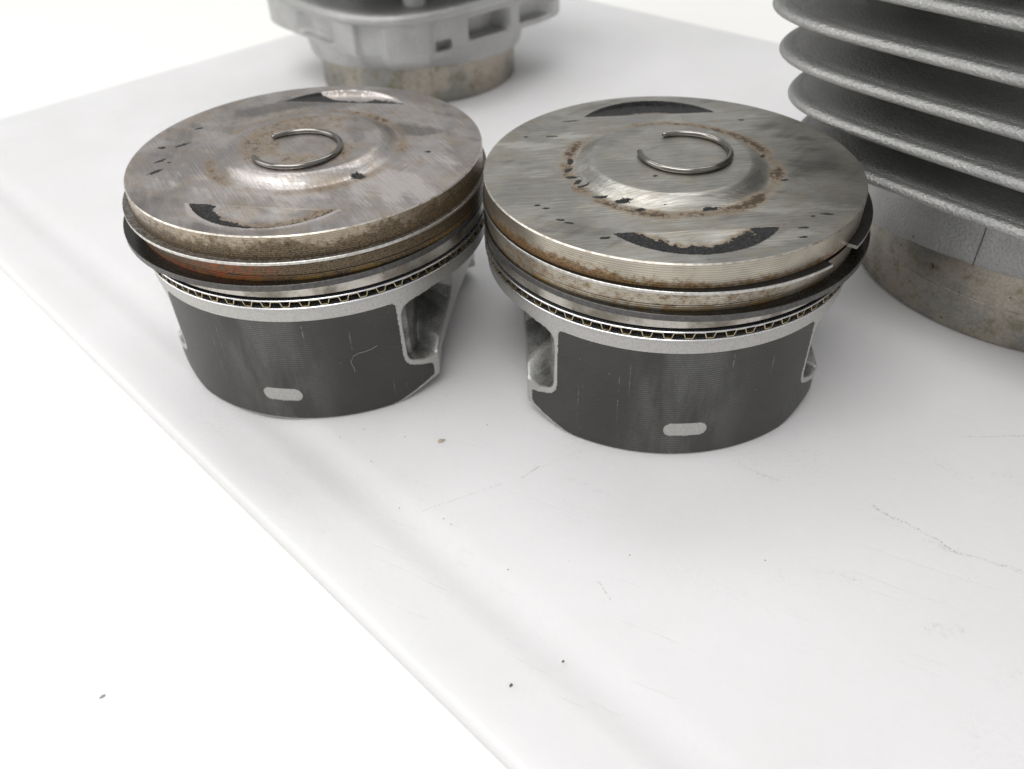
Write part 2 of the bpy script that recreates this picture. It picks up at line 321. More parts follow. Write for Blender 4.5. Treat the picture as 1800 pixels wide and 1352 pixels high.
def crown_mesh(name, kind, mats):
    nth = 720
    rr = np.concatenate([np.linspace(0.3, 19, 40, endpoint=False), np.linspace(19, 28, 40, endpoint=False), np.linspace(28, 34, 16, endpoint=False), np.linspace(34, 47, 64, endpoint=False), np.linspace(47, 50.1, 8)])
    th = np.linspace(0, 2 * PI, nth, endpoint=False)
    r, t = np.meshgrid(rr, th, indexing='ij'); x = r * np.cos(t); y = r * np.sin(t)
    z = H + dome(r)
    carbon = np.zeros_like(x); brown = np.zeros_like(x)
    for sgn in (-1, 1):
        yy = -sgn * y if sgn < 0 else y                               # outward coordinate of this pocket
        yy = y * sgn
        e = 22.9 - np.hypot(x, yy - 23.2)                             # distance inside the cutter circle
        dep = np.clip(yy - 35.4, 0, None) * 0.13
        ins = sstep(0.0, 0.55, e)
        z = z - dep * ins
        seg = (e > -0.3) & (yy > 35.2)
        n1 = fbm(x * 0.45, y * 0.45, 3 + (kind == 'b') * 9)
        if kind == 'b':                                               # greyish piston: thick crust along both arcs
            w = (4.2 * (0.62 + 0.85 * n1) if sgn < 0 else 9.0) * sstep(-20, -15, x) * (1 - sstep(17.5, 19.5, x))
            carbon = np.maximum(carbon, np.where(seg, sstep(-1.4, 1.4, w - e), 0))
            brown = np.maximum(brown, np.where(seg, 0.62 * sstep(-1.5, 1.5, w + 1.6 - e), 0))
        elif sgn < 0:
            w = (4.6 * np.exp(-((x + 17.0) / 5.0) ** 2) + 3.0 * sstep(-18, -12, x) * (1 - sstep(-2, 8, x))) * (0.5 + 1.0 * n1)
            carbon = np.maximum(carbon, np.where(seg, sstep(-1.3, 1.3, w - e) * sstep(34.6, 37.0, yy + 1.2 * n1), 0))
            brown = np.maximum(brown, np.where(seg, 0.80 * sstep(7.0, 0.5, e), 0))
            pocket_shading = np.where(seg & (e > 0), 0.55 * sstep(35.3, 36.2, yy) * (1 - 0.5 * sstep(36, 41, yy)), -0.9 * np.exp(-((e + 0.9) / 0.7) ** 2) * (yy > 35.2))  # shade on the pocket floor and a lip highlight, painted into the colour
        else:
            w = 2.6 * n1 + 7.5 * np.exp(-((x + 12) / 6.0) ** 2) + 6.0 * np.exp(-((x - 11) / 4.0) ** 2) * n1
            carbon = np.maximum(carbon, np.where(seg, sstep(-1.2, 1.2, w - (yy - 35.3)), 0))
            pocket_shading = pocket_shading + np.where(seg, -0.8, 0)
    if kind == 'a':
        specks = [(-38.7, 11.7, 1.3, .7, 40), (-38.4, -0.4, 2.4, .8, 45), (-43.5, -2.8, 1.2, .9, 0), (-39.7, -11.4, 2.2, .7, 60), (-37.8, -18.4, 2.6, .9, 62), (-36.7, -12.2, .9, .5, 0), (20.1, -16.7, 2.2, 1.5, 10), (35.4, 0.5, 1.1, .7, 0)]
        ring = 0.66 * np.exp(-((r - 27.6) / 2.6) ** 2) * (0.35 + 0.65 * sstep(0.35, 0.6, fbm(t * 1.9, r * 0 + 3, 8)))
        ring = ring + 0.30 * np.exp(-((r - 27.5) / 1.8) ** 2) * np.exp(-((((t + PI) % (2 * PI) - PI) - 0.75) / 0.5) ** 2)
        top = 0.60 * (1 - sstep(17, 22, r)) * sstep(0.36, 0.60, fbm(x * 0.07 + 4, y * 0.07, 21))
        rim = 0.30 * sstep(38, 48, r) * sstep(0.45, 0.65, fbm(x * 0.05, y * 0.05, 31))
        brown = np.maximum(brown, ring + top + rim)
    else:
        specks = [(-24, 32.6, 2.4, .55, 5), (-30.5, 21.9, 2.2, .4, -5), (-37.9, 22.2, .8, .5, 0), (-27.4, -.9, 1.8, .7, 50), (-26.9, -5.1, 1.8, .8, 0), (-24.4, -10.3, 1.9, .6, 20), (-20.7, -16.9, 2.2, .7, -5), (-15.3, -20.1, 2.4, .9, -10), (-11.4, -24.3, 1.4, .8, 0), (5.6, -25.4, 2.4, .8, 5), (-21.6, -37.2, 1.6, .7, 0), (-31.6, -27.9, 1.4, .5, -10), (-29.6, -29.5, 1.5, .5, -20), (-36.7, -19.9, 1.0, .5, 0), (-34.7, -21.6, 1.2, .5, 0), (26.2, 28.5, 1.1, .7, 0), (27.9, -11.2, 1.2, .6, 0), (32.8, -30, 2.0, .6, -10), (23.7, -40.4, 1.5, .5, 0), (25.1, -36, 1.5, .5, 0), (-6.1, -11.2, .9, .5, 0), (-26.5, 4.5, 2.0, .9, 80), (-25.6, -8, 2.0, .9, 60), (25.8, 3.2, 1.5, .8, 60), (29.1, -30.8, .8, .5, 0)]
        ang = (t + PI) % (2 * PI) - PI
        ring = np.exp(-((r - 28.0) / 2.2) ** 2) * (0.56 + 0.46 * np.exp(-((ang + 0.35) / 0.95) ** 2) + 0.46 * np.exp(-((np.abs(ang) - PI) / 0.6) ** 2)) * (0.55 + 0.8 * sstep(0.35, 0.6, fbm(t * 3.0, r * 0.1 + 3, 5)))
        band = 0.26 * np.exp(-((y + 27) / 3.5) ** 2) * sstep(-30, -8, x) * (1 - sstep(10, 22, x))
        rim = 0.22 * sstep(42, 49, r) * sstep(0.40, 0.6, fbm(x * 0.06, y * 0.06, 33))
        brown = np.maximum(brown, ring + band + rim)
    soot_and_light = pocket_shading if kind == 'a' else np.zeros_like(x)
    for (sx, sy, a, b, an, k) in SMEAR_AND_HIGHLIGHT[kind]:
        c, s = math.cos(math.radians(an)), math.sin(math.radians(an))
        u = ((x - sx) * c + (y - sy) * s) / a; v = (-(x - sx) * s + (y - sy) * c) / b
        soot_and_light = soot_and_light + k * np.exp(-(u * u + v * v))
    for (sx, sy, a, b, an) in specks:
        a, b = a * 0.85, b * 0.85
        c, s = math.cos(math.radians(an)), math.sin(math.radians(an))
        u = ((x - sx) * c + (y - sy) * s) / a; v = (-(x - sx) * s + (y - sy) * c) / b
        carbon = np.maximum(carbon, 1.1 * np.exp(-(u * u + v * v) * 0.75)); brown = np.maximum(brown, 0.22 * np.exp(-(u * u + v * v) * 0.18))
    V1 = np.stack([x, y, z], -1).reshape(-1, 3); F1 = gridfaces(len(rr), nth)
    # side: chamfer, lands, grooves, from the top down
    prof = [(50.1, H, 1), (50.4, H - 0.36, 2), (50.4, 57.0, 2), (50.4, 55.2, 2), (50.4, 53.26, 3), (45.0, 53.26, 3), (45.0, 52.15, 3), (50.4, 52.15, 2), (50.4, 50.4, 2), (50.4, 48.66, 3), (49.9, 48.5, 3), (50.22, 48.34, 2),
            (50.22, 46.95, 3), (45.0, 46.95, 3), (45.0, 45.05, 3), (50.4, 45.05, 5), (50.4, 42.1, 3), (45.0, 42.1, 3), (45.0, 38.5, 3), (50.4, 38.5, 4), (50.4, 36.4, 4), (50.4, 34.45, 4), (36.0, 34.45, 4)]
    P = np.array([(a, b) for a, b, _ in prof]); n = 720
    tt = th
    V2 = np.stack([P[:, 0][:, None] * np.cos(tt), P[:, 0][:, None] * np.sin(tt), np.repeat(P[:, 1][:, None], n, 1)], -1).reshape(-1, 3)
    F2 = gridfaces(len(P), n, True, len(V1))[:, ::-1]
    F1r = F1
    fm = np.concatenate([np.zeros(len(F1), int), np.repeat([p[2] for p in prof[:-1]], n)])
    # middle of the dome
    F0 = [list(range(nth))]
    tz = P[:, 1][:, None]; ta = np.degrees(tt)[None, :]
    if kind == 'a':
        b2 = np.where(tz < H - 1, 0.25 + 0.35 * sstep(0.4, 0.7, fbm(ta * 0.05, tz * 0 + 1, 3)), 0) + 0 * ta
        d = ((ta - 265 + 180) % 360) - 180
        red = np.where((tz < 52.3) & (tz > 46), np.exp(-((d + 2) / 13) ** 2) + np.where(tz < 48.6, np.exp(-((d + 25) / 22) ** 2), 0), 0)
    else:
        d = ((ta - 225 + 180) % 360) - 180
        b2 = np.where((tz < 57.5) & (tz > 53), 0.42 * np.exp(-(d / 32) ** 2), 0) + 0 * ta
        red = np.zeros_like(b2)
    zero2 = np.zeros(len(V2))
    me = mesh(name, np.concatenate([V1, V2]), F0 + np.concatenate([F1r, F2]).tolist(), mats, np.concatenate([[0], fm]), True, 35,
              {'carbon': np.concatenate([carbon.ravel(), zero2]), 'soot_and_light': np.concatenate([soot_and_light.ravel(), zero2]), 'brown': np.concatenate([brown.ravel(), b2.ravel()]), 'red': np.concatenate([np.zeros(len(V1)), np.broadcast_to(red, b2.shape).ravel()])})
    return me

def poly_sdf(px, pz, poly):
    """positive inside"""
    P = np.array(poly); Q = np.roll(P, -1, 0); d = np.full(px.shape, 1e9); ins = np.zeros(px.shape, bool)
    for (x0, y0), (x1, y1) in zip(P, Q):
        ex, ey = x1 - x0, y1 - y0; t = np.clip(((px - x0) * ex + (pz - y0) * ey) / (ex * ex + ey * ey + 1e-12), 0, 1)
        d = np.minimum(d, np.hypot(px - x0 - ex * t, pz - y0 - ey * t))
        c = ((y0 > pz) != (y1 > pz)) & (px < (x1 - x0) * (pz - y0) / (y1 - y0 + 1e-12) + x0)
        ins ^= c
    return np.where(ins, d, -d)
KA = 50.3 * PI / 180
WINDOW = [(58, 34.6), (55.5, 34.5), (51, 33.8), (45.6, 33.2), (43.2, 32.2), (42, 30.5), (41.7, 26), (42, 16.0), (42.6, 14.3), (44.0, 13.3), (48.5, 11.8), (53.0, 11.6), (57.7, 13.8), (65.6, 15.2), (76, 16.5), (81, 19.5), (82.5, 24), (82.5, 34.6)]
def skirt_mesh(mats):
    na, nz = 1260, 104
    a = np.linspace(-180, 180, na, endpoint=False)
    aa = np.where(np.abs(a) <= 90, np.abs(a), 180 - np.abs(a))
    zb = np.interp(aa, [0, 35.5, 37.5, 47.8, 53.4, 54.3, 58, 70, 90], [0, 0, 0.3, 2.9, 4.1, 6.2, 10.2, 11.1, 12])
    tz = np.linspace(0, 1, nz)[:, None]
    z = zb[None, :] + tz * (34.47 - zb[None, :])
    A = np.repeat(aa[None, :], nz, 0)
    sn = np.sin(np.radians(np.maximum(A, 1)))
    r0 = np.minimum(50.3, 40.5 / sn)
    sd = poly_sdf(A * KA, z, [(p * KA, q) for p, q in WINDOW])
    m = sstep(0.0, 1.0 + 4.0 * sstep(50, 60, A), sd)
    rf = np.minimum(34.0 / sn, r0 - 2.2)
    rf = rf - 5.0 * np.exp(-(((A - 69) / 7.5) ** 2)) * sstep(15.5, 21.5, z) * (1 - sstep(29.5, 33.5, z)) + 1.2 * np.cos(np.radians((A - 42) * 12)) * sstep(46, 54, A) + 0.4 * (fbm(A * 0.3, z * 0.3, 5) - 0.5)
    r = r0 * (1 - m) + rf * m
    ar = np.radians(a)[None, :]
    def pts(rr, zz): return np.stack([rr * np.sin(ar), -rr * np.cos(ar), zz + 0 * ar], -1).reshape(-1, 3)
    rings = [pts(r[k][None, :], z[k][None, :]) for k in range(nz)]
    rin = r[0] - 3.2; rin = rin + (22 - rin) * sstep(40.5, 44, aa)       # thin skirt walls, solid pin bosses
    V = np.concatenate([pts(22 + 0 * aa[None, :], 33.0 + 0 * zb[None, :]), pts(rin[None, :], zb[None, :])] + rings); F = gridfaces(nz + 2, na)
    cast = np.concatenate([np.zeros(2 * na), m.ravel()])
    return mesh('skirt', V, F, mats, None, True, 60, {'cast': cast})
COAT = [(0, 35.2), (14, 35.1), (28, 34.9), (38.5, 34.3), (39.8, 34.0), (40.4, 33.2), (40.6, 26), (40.6, 16.0), (41.2, 13.8), (42.6, 12.3), (44.5, 11.3), (47.5, 10.2), (50.6, 9.3), (51.3, 8.6), (51.4, 5.6), (50.8, 4.8), (46.5, 3.4), (37.2, 0.75), (34, 0.35), (0, 0.35)]
def coating_mesh(mats):
    cs = 0.2; half = 52.5 * KA
    s = np.arange(-half, half + cs, cs); zz = np.arange(0.2, 35.6, cs)
    ss, z = np.meshgrid((s[:-1] + s[1:]) / 2, (zz[:-1] + zz[1:]) / 2)
    poly = [(p * KA, q) for p, q in COAT]; poly = poly + [(-p, q) for p, q in poly[::-1]]
    jit = (fbm(ss * 2.2, z * 2.2, 7, 3) - 0.5) * 0.4 * sstep(1.0, 4.0, z)
    keep = poly_sdf(ss + 1e-4, z, poly) + jit > 0
    hx = 4.0 * KA                                                     # bare pad: a stadium near the lower edge
    pad = np.hypot(np.maximum(np.abs(ss) - hx, 0), z - 9.15) - 2.22
    keep &= (pad + jit * 0.5) > 0
    ns, nz = len(s), len(zz)
    a = s / 50.3
    A, Z = np.meshgrid(a, zz)
    rad = 50.36
    V = np.stack([rad * np.sin(A), -rad * np.cos(A), Z], -1).reshape(-1, 3)
    F = gridfaces(nz, ns, False)[keep.ravel()]
    used = np.unique(F); remap = np.full(len(V), -1); remap[used] = np.arange(len(used))
    return mesh('skirt_coating', V[used], remap[F], mats, None, True, 0)
def ring_mesh(name, ro, ri, z0, z1, mats, gap_at=90, gap=6, ch=0.12, face=0):
    prof = [(ri, z0), (ro - ch, z0), (ro, z0 + ch), (ro, z1 - ch), (ro - ch, z1), (ri, z1)]
    n = 300; t = np.radians(gap_at + gap / 2 + np.linspace(0, 360 - gap, n))
    P = np.array(prof)
    V = np.stack([P[:, 0][None, :] * np.cos(t)[:, None], P[:, 0][None, :] * np.sin(t)[:, None], np.repeat(P[:, 1][None, :], n, 0)], -1).reshape(-1, 3)
    k = len(P); F = []; fm = []
    for i in range(n - 1):
        for j in range(k):
            F.append([i * k + j, (i + 1) * k + j, (i + 1) * k + (j + 1) % k, i * k + (j + 1) % k]); fm.append(face if j in (1, 2, 3) else 0)
    F.append(list(range(k))); F.append([(n - 1) * k + j for j in range(k)][::-1]); fm += [face, face]
    return mesh(name, V, F, mats, fm, True, 30)
def expander_mesh(mats):
    p = 5.625; path = []
    zt, zl = 40.9, 39.36
    for i in range(64):
        b = i * p
        path += [(b, zt), (b + 1.25, zt), (b + 1.42, zt - 0.12), (b + 1.86, zl + 0.14), (b + 2.05, zl), (b + 3.7, zl), (b + 3.89, zl + 0.14), (b + 4.33, zt - 0.12), (b + 4.5, zt)]
    P = np.array(path); n = len(P); q = np.stack([P[:, 0] * 50 * PI / 180, P[:, 1]], 1)
    d = np.roll(q, -1, 0) - np.roll(q, 1, 0); d[0] = d[-1] = (1, 0); d /= np.linalg.norm(d, axis=1)[:, None]
    nr = np.stack([-d[:, 1], d[:, 0]], 1) * 0.10
    rows = []
    for rad, sg in ((49.7, 1), (50.85, 1), (50.85, -1), (49.7, -1)):
        w = q + nr * sg; t = w[:, 0] / 50
        rows.append(np.stack([rad * np.cos(t), rad * np.sin(t), w[:, 1]], 1))
    V = np.concatenate(rows); F = gridfaces(4, n)
    return mesh('expander', V, F, mats, None, True, 30)

g = G('oily_third_land'); m_oily = g.out(col=g.mix(g.rng(g.noise(1.7, 3, 0.6), 0.62, 0.72), g.mix(g.rng(g.noise(0.10, 4), 0.38, 0.66), (0.56, 0.53, 0.48), (0.20, 0.18, 0.15)), (0.03, 0.024, 0.018)), metal=0.8, rough=0.3)
m_soot = mat_soot(); m_bright = mat_bright_edge(); m_skirt = mat_skirt(); m_coat = mat_coating()
m_deck_a = deck_material('warm_stained_crown', (0.525, 0.495, 0.48), (0.31, 0.29, 0.285), (0.41, 0.335, 0.25), 50, 0.2, 0.56, 0.20)
m_deck_b = deck_material('grey_scraped_crown', (0.455, 0.445, 0.41), (0.30, 0.298, 0.28), (0.37, 0.33, 0.265), -4, 0.7, 0.58, 0.27)
m_land_a = land_material('olive_brown_varnished_land', (0.46, 0.385, 0.30), (0.05, 0.040, 0.034), (0.20, 0.14, 0.07), 0.27, 0.9, -0.17)
m_land_b = land_material('tan_turned_land', (0.53, 0.485, 0.405), (0.085, 0.042, 0.018), (0.27, 0.165, 0.068), 0.075, 0.0, -0.14)
m_ring1 = mat_steel('bright_steel_ring_face', (0.62, 0.61, 0.59), (0.44, 0.42, 0.39), 0.3)
m_ring1t = mat_steel('sooty_ring_side', (0.010, 0.009, 0.008), (0.004, 0.004, 0.004), 0.4, 0.5, 0.0)
m_ring1t_a = mat_steel('greyish_brown_ring_side', (0.22, 0.20, 0.175), (0.06, 0.05, 0.042), 0.36, 0.8, 0.45)
m_ring2 = mat_steel('dark_phosphated_ring_face', (0.11, 0.108, 0.104), (0.075, 0.073, 0.07), 0.36, 0.3, 0.5)
m_ring2t = mat_steel('oily_black_ring_side', (0.014, 0.012, 0.010), (0.007, 0.006, 0.005), 0.2, 0.3, 0.0)
m_rail = mat_steel('chromed_rail', (0.82, 0.82, 0.84), (0.66, 0.66, 0.69), 0.2)
m_exp = mat_steel('brassy_spring_steel', (0.66, 0.58, 0.40), (0.42, 0.35, 0.20), 0.26)
me_skirt = skirt_mesh([m_skirt]); me_coat = coating_mesh([m_coat]); me_exp = expander_mesh([m_exp, m_soot])
me_rail_hi = ring_mesh('rail', 51.05, 46.2, 40.98, 41.42, [m_rail], 90, 4, 0.15)
me_rail_lo = ring_mesh('rail', 51.0, 46.2, 38.56, 39.02, [m_rail], 120, 4, 0.15)

def piston(loc, rz, deck, land, kind, label, r1, r2, tops):
    root = tag(empty('piston', (loc[0], loc[1], 0), math.radians(rz)), label, 'piston', 'used pistons standing on the board')
    link('crown', crown_mesh('crown', kind, [deck, m_bright, land, m_soot, m_skirt, m_oily]), root)
    link('skirt', me_skirt, root)
    link('skirt_coating', me_coat, root); link('skirt_coating', me_coat, root, (0, 0, 0), PI)
    link('compression_ring', ring_mesh('compression_ring', 52.1, 47.6, 52.32, 53.2, [tops, m_ring1], r1[2], r1[3], 0.12, 1), root, (r1[0], r1[1], 0))
    link('scraper_ring', ring_mesh('scraper_ring', 52.5, 47.6, 45.12, 46.88, [m_ring2t, m_ring2], r2[2], r2[3], 0.14, 1), root, (r2[0], r2[1], 0))
    oil = empty('oil_control_ring', (0, 0, 0), 0, root)
    link('expander', me_exp, oil); link('rail', me_rail_hi, oil); link('rail', me_rail_lo, oil)
    return root
CLX, CLY = -56.335, 222.834; CRX, CRY = 44.81, 202.998
piston((CLX, CLY), -9.5, m_deck_a, m_land_a, 'a', 'used piston with warm brownish crown and a rust-red streak on its ring land',
       (-0.7, 0, 85, 5), (-2.2, -0.2, 95, 5), m_ring1t_a)
piston((CRX, CRY), 0.1, m_deck_b, m_land_b, 'b', 'used piston with grey scraped crown and black carbon crust in both valve pockets',
       (1.1, 0, -48, 12.5), (1.6, 0.2, 100, 4), m_ring1t)

# circlips lying on the domes
def clip_mesh(name, rad, wire, a0, a1, mats):
    n = 90; k = 14; t = np.radians(np.linspace(a0, a1, n)); V = []
    for i, a in enumerate(t):
        e = wire * (0.55 if i in (0, n - 1) else 1.0)
        for j in range(k):
            b = 2 * PI * j / k; rr = rad + e * math.cos(b)
            V.append((rr * math.cos(a), rr * math.sin(a), wire + e * math.sin(b)))
    F = gridfaces(n, k).tolist(); F = [f for f in F]
    F.append(list(range(k))[::-1]); F.append([(n - 1) * k + j for j in range(k)])
    return mesh(name, V, F, mats, None, True, 40)
g = G('dark_spring_wire'); m_clip = g.out(col=g.mix(g.noise(0.25, 3), (0.34, 0.325, 0.30), (0.20, 0.19, 0.18)), metal=1.0, rough=0.17)
zt = H + HD + 0.02
tag(link('circlip', clip_mesh('circlip', 12.0, 0.76, -159, 136, [m_clip]), None, (CLX - 1.2, CLY - 7.0, zt)), 'open wire circlip lying on the dome of the brownish piston crown', 'circlip', 'circlips on the piston crowns')
tag(link('circlip', clip_mesh('circlip', 12.0, 0.80, -186, 110, [m_clip]), None, (CRX + 3.9, CRY + 1.2, zt)), 'open wire circlip lying on the dome of the grey scraped piston crown', 'circlip', 'circlips on the piston crowns')

# curly fibre stuck to the skirt
def tube(name, pts, rad, mats, k=6):
    P = [Vector(p) for p in pts]; V = []
    for i, p in enumerate(P):
        d = (P[min(i + 1, len(P) - 1)] - P[max(i - 1, 0)]).normalized(); s = d.cross(Vector((0.31, 0.2, 0.93))).normalized(); u = d.cross(s)
        for j in range(k):
            b = 2 * PI * j / k; V.append(p + s * rad * math.cos(b) + u * rad * math.sin(b))
    F = gridfaces(len(P), k).tolist(); F.append(list(range(k))[::-1]); F.append([(len(P) - 1) * k + j for j in range(k)])
    return mesh(name, [tuple(v) for v in V], F, mats)
g = G('pale_lint'); m_lint = g.out(col=(0.30, 0.295, 0.28), rough=0.7)
g = G('dark_swarf'); m_crumb = g.out(col=g.mix(g.noise(2.0), (0.05, 0.045, 0.04), (0.16, 0.14, 0.11)), rough=0.6, metal=0.2)
g = G('beige_flake'); m_flake = g.out(col=g.mix(g.noise(1.4), (0.55, 0.49, 0.38), (0.30, 0.25, 0.17)), rough=0.5)
hp = [(-66.8, 22.7), (-69, 22.0), (-71.2, 21.7), (-73.2, 21.7), (-74.7, 21.0), (-75.6, 19.6), (-75.6, 18.2), (-75.1, 17.0), (-75.1, 15.7)]
hp3 = [(CLX + 50.5 * math.cos(math.radians(a)), CLY + 50.5 * math.sin(math.radians(a)), z) for a, z in hp]
tag(link('lint_fibre', tube('lint_fibre', hp3, 0.065, [m_lint])), 'short curly pale fibre stuck on the dark skirt of the brownish piston', 'fibre')

# ------------------------------------------------------------------ finned cylinders
m_fin = mat_fin('bead_blasted_cast_fins', 1.0); m_pale = mat_fin('pale_cast_flange', 1.08); m_spig = mat_spigot(); m_bore = mat_steel('honed_bore', (0.5, 0.5, 0.5), (0.38, 0.38, 0.38), 0.25)
def sup(t, a, n, b=None):
    """rounded rectangle outline with half sides a and b"""
    return ((np.abs(np.cos(t)) / a) ** n + (np.abs(np.sin(t)) / (b or a)) ** n) ** (-1.0 / n)
def loft(name, rows, n, mats, rot=0.0, closed=False, fm=None, angle=35):
    """rows: (radius as number or array over t, z as number or array)"""
    t = np.linspace(0, 2 * PI, n, endpoint=False)
    V = []
    for r, z in rows:
        r = r(t) if callable(r) else r + 0 * t; zz = z(t) if callable(z) else z + 0 * t
        V.append(np.stack([r * np.cos(t + rot), r * np.sin(t + rot), zz], -1))
    V = np.concatenate(V); F = gridfaces(len(rows), n)
    if closed:
        k = (len(rows) - 1) * n; i = np.arange(n); F = np.concatenate([F, np.stack([k + i, k + (i + 1) % n, (i + 1) % n, i], -1)])
    return mesh(name, V, F, mats, None, True, angle)
def fin_mesh(a, core, n_exp, root, tip, rot, mats, b=None):
    """one cooling fin: z=0 is the under edge of the rim"""
    up_, dn = [], []
    for f in (0, 0.04, 0.10, 0.2, 0.35, 0.55, 0.75, 0.86, 0.885, 0.91):
        h = tip / 2 + (root - tip) / 2 * (1 - f) ** 1.6 + 2.2 * max(0, 1 - f / 0.16) ** 2
        rim = 0.18 if 0.87 < f < 0.9 else 0.0
        up_.append((f, h - rim)); dn.append((f, h))
    tipc = [(0.945 + 0.055 * math.sin(b), tip / 2 * math.cos(b)) for b in np.linspace(0.25, PI - 0.25, 11)]
    prof = [(f, -h) for f, h in dn] + [(f, -h) for f, h in tipc] + [(f, h) for f, h in up_[::-1]]
    prof = [(f, z) for f, z in prof]
    rows = []
    for f, z in prof:
        rows.append((lambda t, f=f: sup(t, core, 2.4, core * (0.9 if b else 1)) * (1 - f) + sup(t, a, n_exp, b) * f, z + tip / 2))
    return loft('cooling_fin', rows, 200, mats, rot, False)
ROT = math.radians(218)
# the big one
big = tag(empty('engine_cylinder', (183.7, 241.5, 0)), 'big silver-grey finned engine cylinder standing close behind the grey-crowned piston', 'engine cylinder', 'air-cooled engine cylinders on the board')
V, F = lathe([(50.6, 30), (50.6, 0.5), (51.2, 0), (57.3, 0), (58.0, 0.6), (58.0, 12.6), (57.85, 12.75), (57.85, 12.95), (58.0, 13.1), (58, 31)], 256)
link('spigot', mesh('spigot', V, F, [m_spig], None, True, 30), big)
def skin_low(t):
    a = np.degrees(t + ROT) % 360
    return np.interp(a, [0, 120, 170, 186, 200, 215, 240, 300, 360], [24, 20, 18.5, 19.4, 22.6, 24.3, 25, 25, 24])
rows = [(58.2, lambda t: skin_low(t) + 0.4), (59.6, lambda t: skin_low(t)), (60.2, lambda t: skin_low(t) + 0.8), (60.8, 32), (61.6, 37), (63, 41.5), (65, 44.5), (62, 50)]
for k in range(1, 7): rows.append((60, 50 + k * 11.6))
link('barrel', loft('barrel', rows, 200, [m_fin], ROT), big)
for k, sb_ in enumerate((64, 70, 76.5, 82, 85, 87, 88)):               # the fins grow wider towards the top
    link('cooling_fin', fin_mesh(85, 60, 5.0, 5.4, 3.0, ROT, [m_fin], sb_), big, (0, 0, 49.1 + 11.62 * k))
def column(r, z0, z1, x, y, mats, name):
    V, F = lathe([(r * 0.02, z0), (r * 0.7, z0 + 0.02), (r, z0 + r * 0.35), (r, z1)], 32)
    return mesh(name, V + np.array([x, y, 0]), F, mats, None, True, 40)
for q in range(4):
    a = math.radians((258, 352, 78, 172)[q])
    link('stud_column', column(9.5, 46.5, 122, (71, 66, 71, 66)[q] * math.cos(a), (71, 66, 71, 66)[q] * math.sin(a), [m_fin], 'stud_column'), big)
seam = [(60.3 * math.cos(math.radians(-139.3)), 60.3 * math.sin(math.radians(-139.3)), 24.6), (60.95 * math.cos(math.radians(-139.2)), 60.95 * math.sin(math.radians(-139.2)), 32), (61.75 * math.cos(math.radians(-139.1)), 61.75 * math.sin(math.radians(-139.1)), 37), (63.1 * math.cos(math.radians(-139)), 63.1 * math.sin(math.radians(-139)), 41.5), (66 * math.cos(math.radians(-139)), 66 * math.sin(math.radians(-139)), 45)]
g = G('dark_casting_seam'); m_seam = g.out(col=(0.07, 0.07, 0.07), rough=0.7)
link('casting_seam', tube('casting_seam', seam, 0.16, [m_seam]), big)

# the far one
far = tag(empty('engine_cylinder', (-45, 463, 0)), 'pale grey finned engine cylinder farther back, behind the brownish-crowned piston', 'engine cylinder', 'air-cooled engine cylinders on the board')
V, F = lathe([(48.0, 30), (48.0, 0.5), (48.6, 0), (52.5, 0), (53.1, 0.6), (53.1, 22)], 200)
link('spigot', mesh('spigot', V, F, [m_spig], None, True, 30), far)
RB = math.radians(-95 + 45)
sq = lambda a, n=3.4: (lambda t: sup(t, a, n))
def flange_mesh():
    n = 480; t = np.linspace(0, 2 * PI, n, endpoint=False); d = np.degrees(t + RB)
    near = lambda c, w: np.exp(-((((d - c + 180) % 360) - 180) / w) ** 2)
    flat = lambda c, w, e: sstep(-e, e, w - np.abs(((d - c + 180) % 360) - 180))
    lobe = near(-5, 21) + near(175, 21)
    rows = [(53.3 + 0 * t, 17.4), (55.5 + 0 * t, 17.2)]
    zs = np.concatenate([np.arange(17.6, 29.6, 0.8), np.arange(29.8, 31.4, 0.2), np.arange(31.5, 45.2, 0.7)])
    for z in zs:
        zt_ = z; w = near(-92, 42)
        lowr = 57.0 + 2.0 * min(1, (z - 17) / 12) + w * (1.0 + (sup(t, 63.0, 3.4) - 60.0) * min(1.0, (z - 17.0) / 12.5) ** 0.7)
        full = sup(t, 63.5, 3.4) + 5.0 * lobe
        k = sstep(29.6, 31.0, z); r = lowr * (1 - k) + np.maximum(full, lowr) * k
        r = r + 2.6 * flat(-112, 5.0, 1.2) * sstep(19.5, 21.5, z) + 2.8 * flat(-88, 9.0, 1.5) * sstep(17.8, 20.0, z)          # upright bosses
        r = r - 9.0 * flat(-50, 10.5, 1.6) * sstep(32.6, 33.6, z) * (1 - sstep(41.5, 42.5, z))                            # pockets of the casting
        r = r - 5.0 * flat(-74, 2.8, 1.0) * sstep(30.5, 31.5, z) * (1 - sstep(34.5, 35.5, z))
        r = r - 3.0 * flat(-136, 13, 3.0) * sstep(32, 34, z) * (1 - sstep(41, 43, z)) - 6.0 * flat(-24, 8, 1.6) * sstep(33.6, 34.6, z) * (1 - sstep(41.5, 42.5, z))
        r = r * (1 - 0.0) ; rows.append((np.maximum(r, 55.5), z))
    for a, z in ((66.0, 45.4), (66.9, 45.8), (67.5, 46.8), (67.7, 48.2), (67.2, 49.6), (66.0, 50.4), (62, 50.9), (57, 51.6)): rows.append((sup(t, a, 3.4 if a > 60 else 2.6), z))
    rows += [(56 + 0 * t, 53), (56 + 0 * t, 120)]
    lift = 3.2 * near(-88, 50)
    V = np.concatenate([np.stack([r * np.cos(t + RB), r * np.sin(t + RB), z + lift * (1 - sstep(17, 29, z))], -1) for r, z in rows])
    return mesh('base_flange', V, gridfaces(len(rows), n), [m_pale], None, True, 45)
link('base_flange', flange_mesh(), far)
me_fin2 = fin_mesh(67.5, 55, 3.4, 4.8, 3.0, RB, [m_pale])
for k in range(5): link('cooling_fin', me_fin2, far, (0, 0, 60.5 + 12 * k))
a = math.radians(-84)
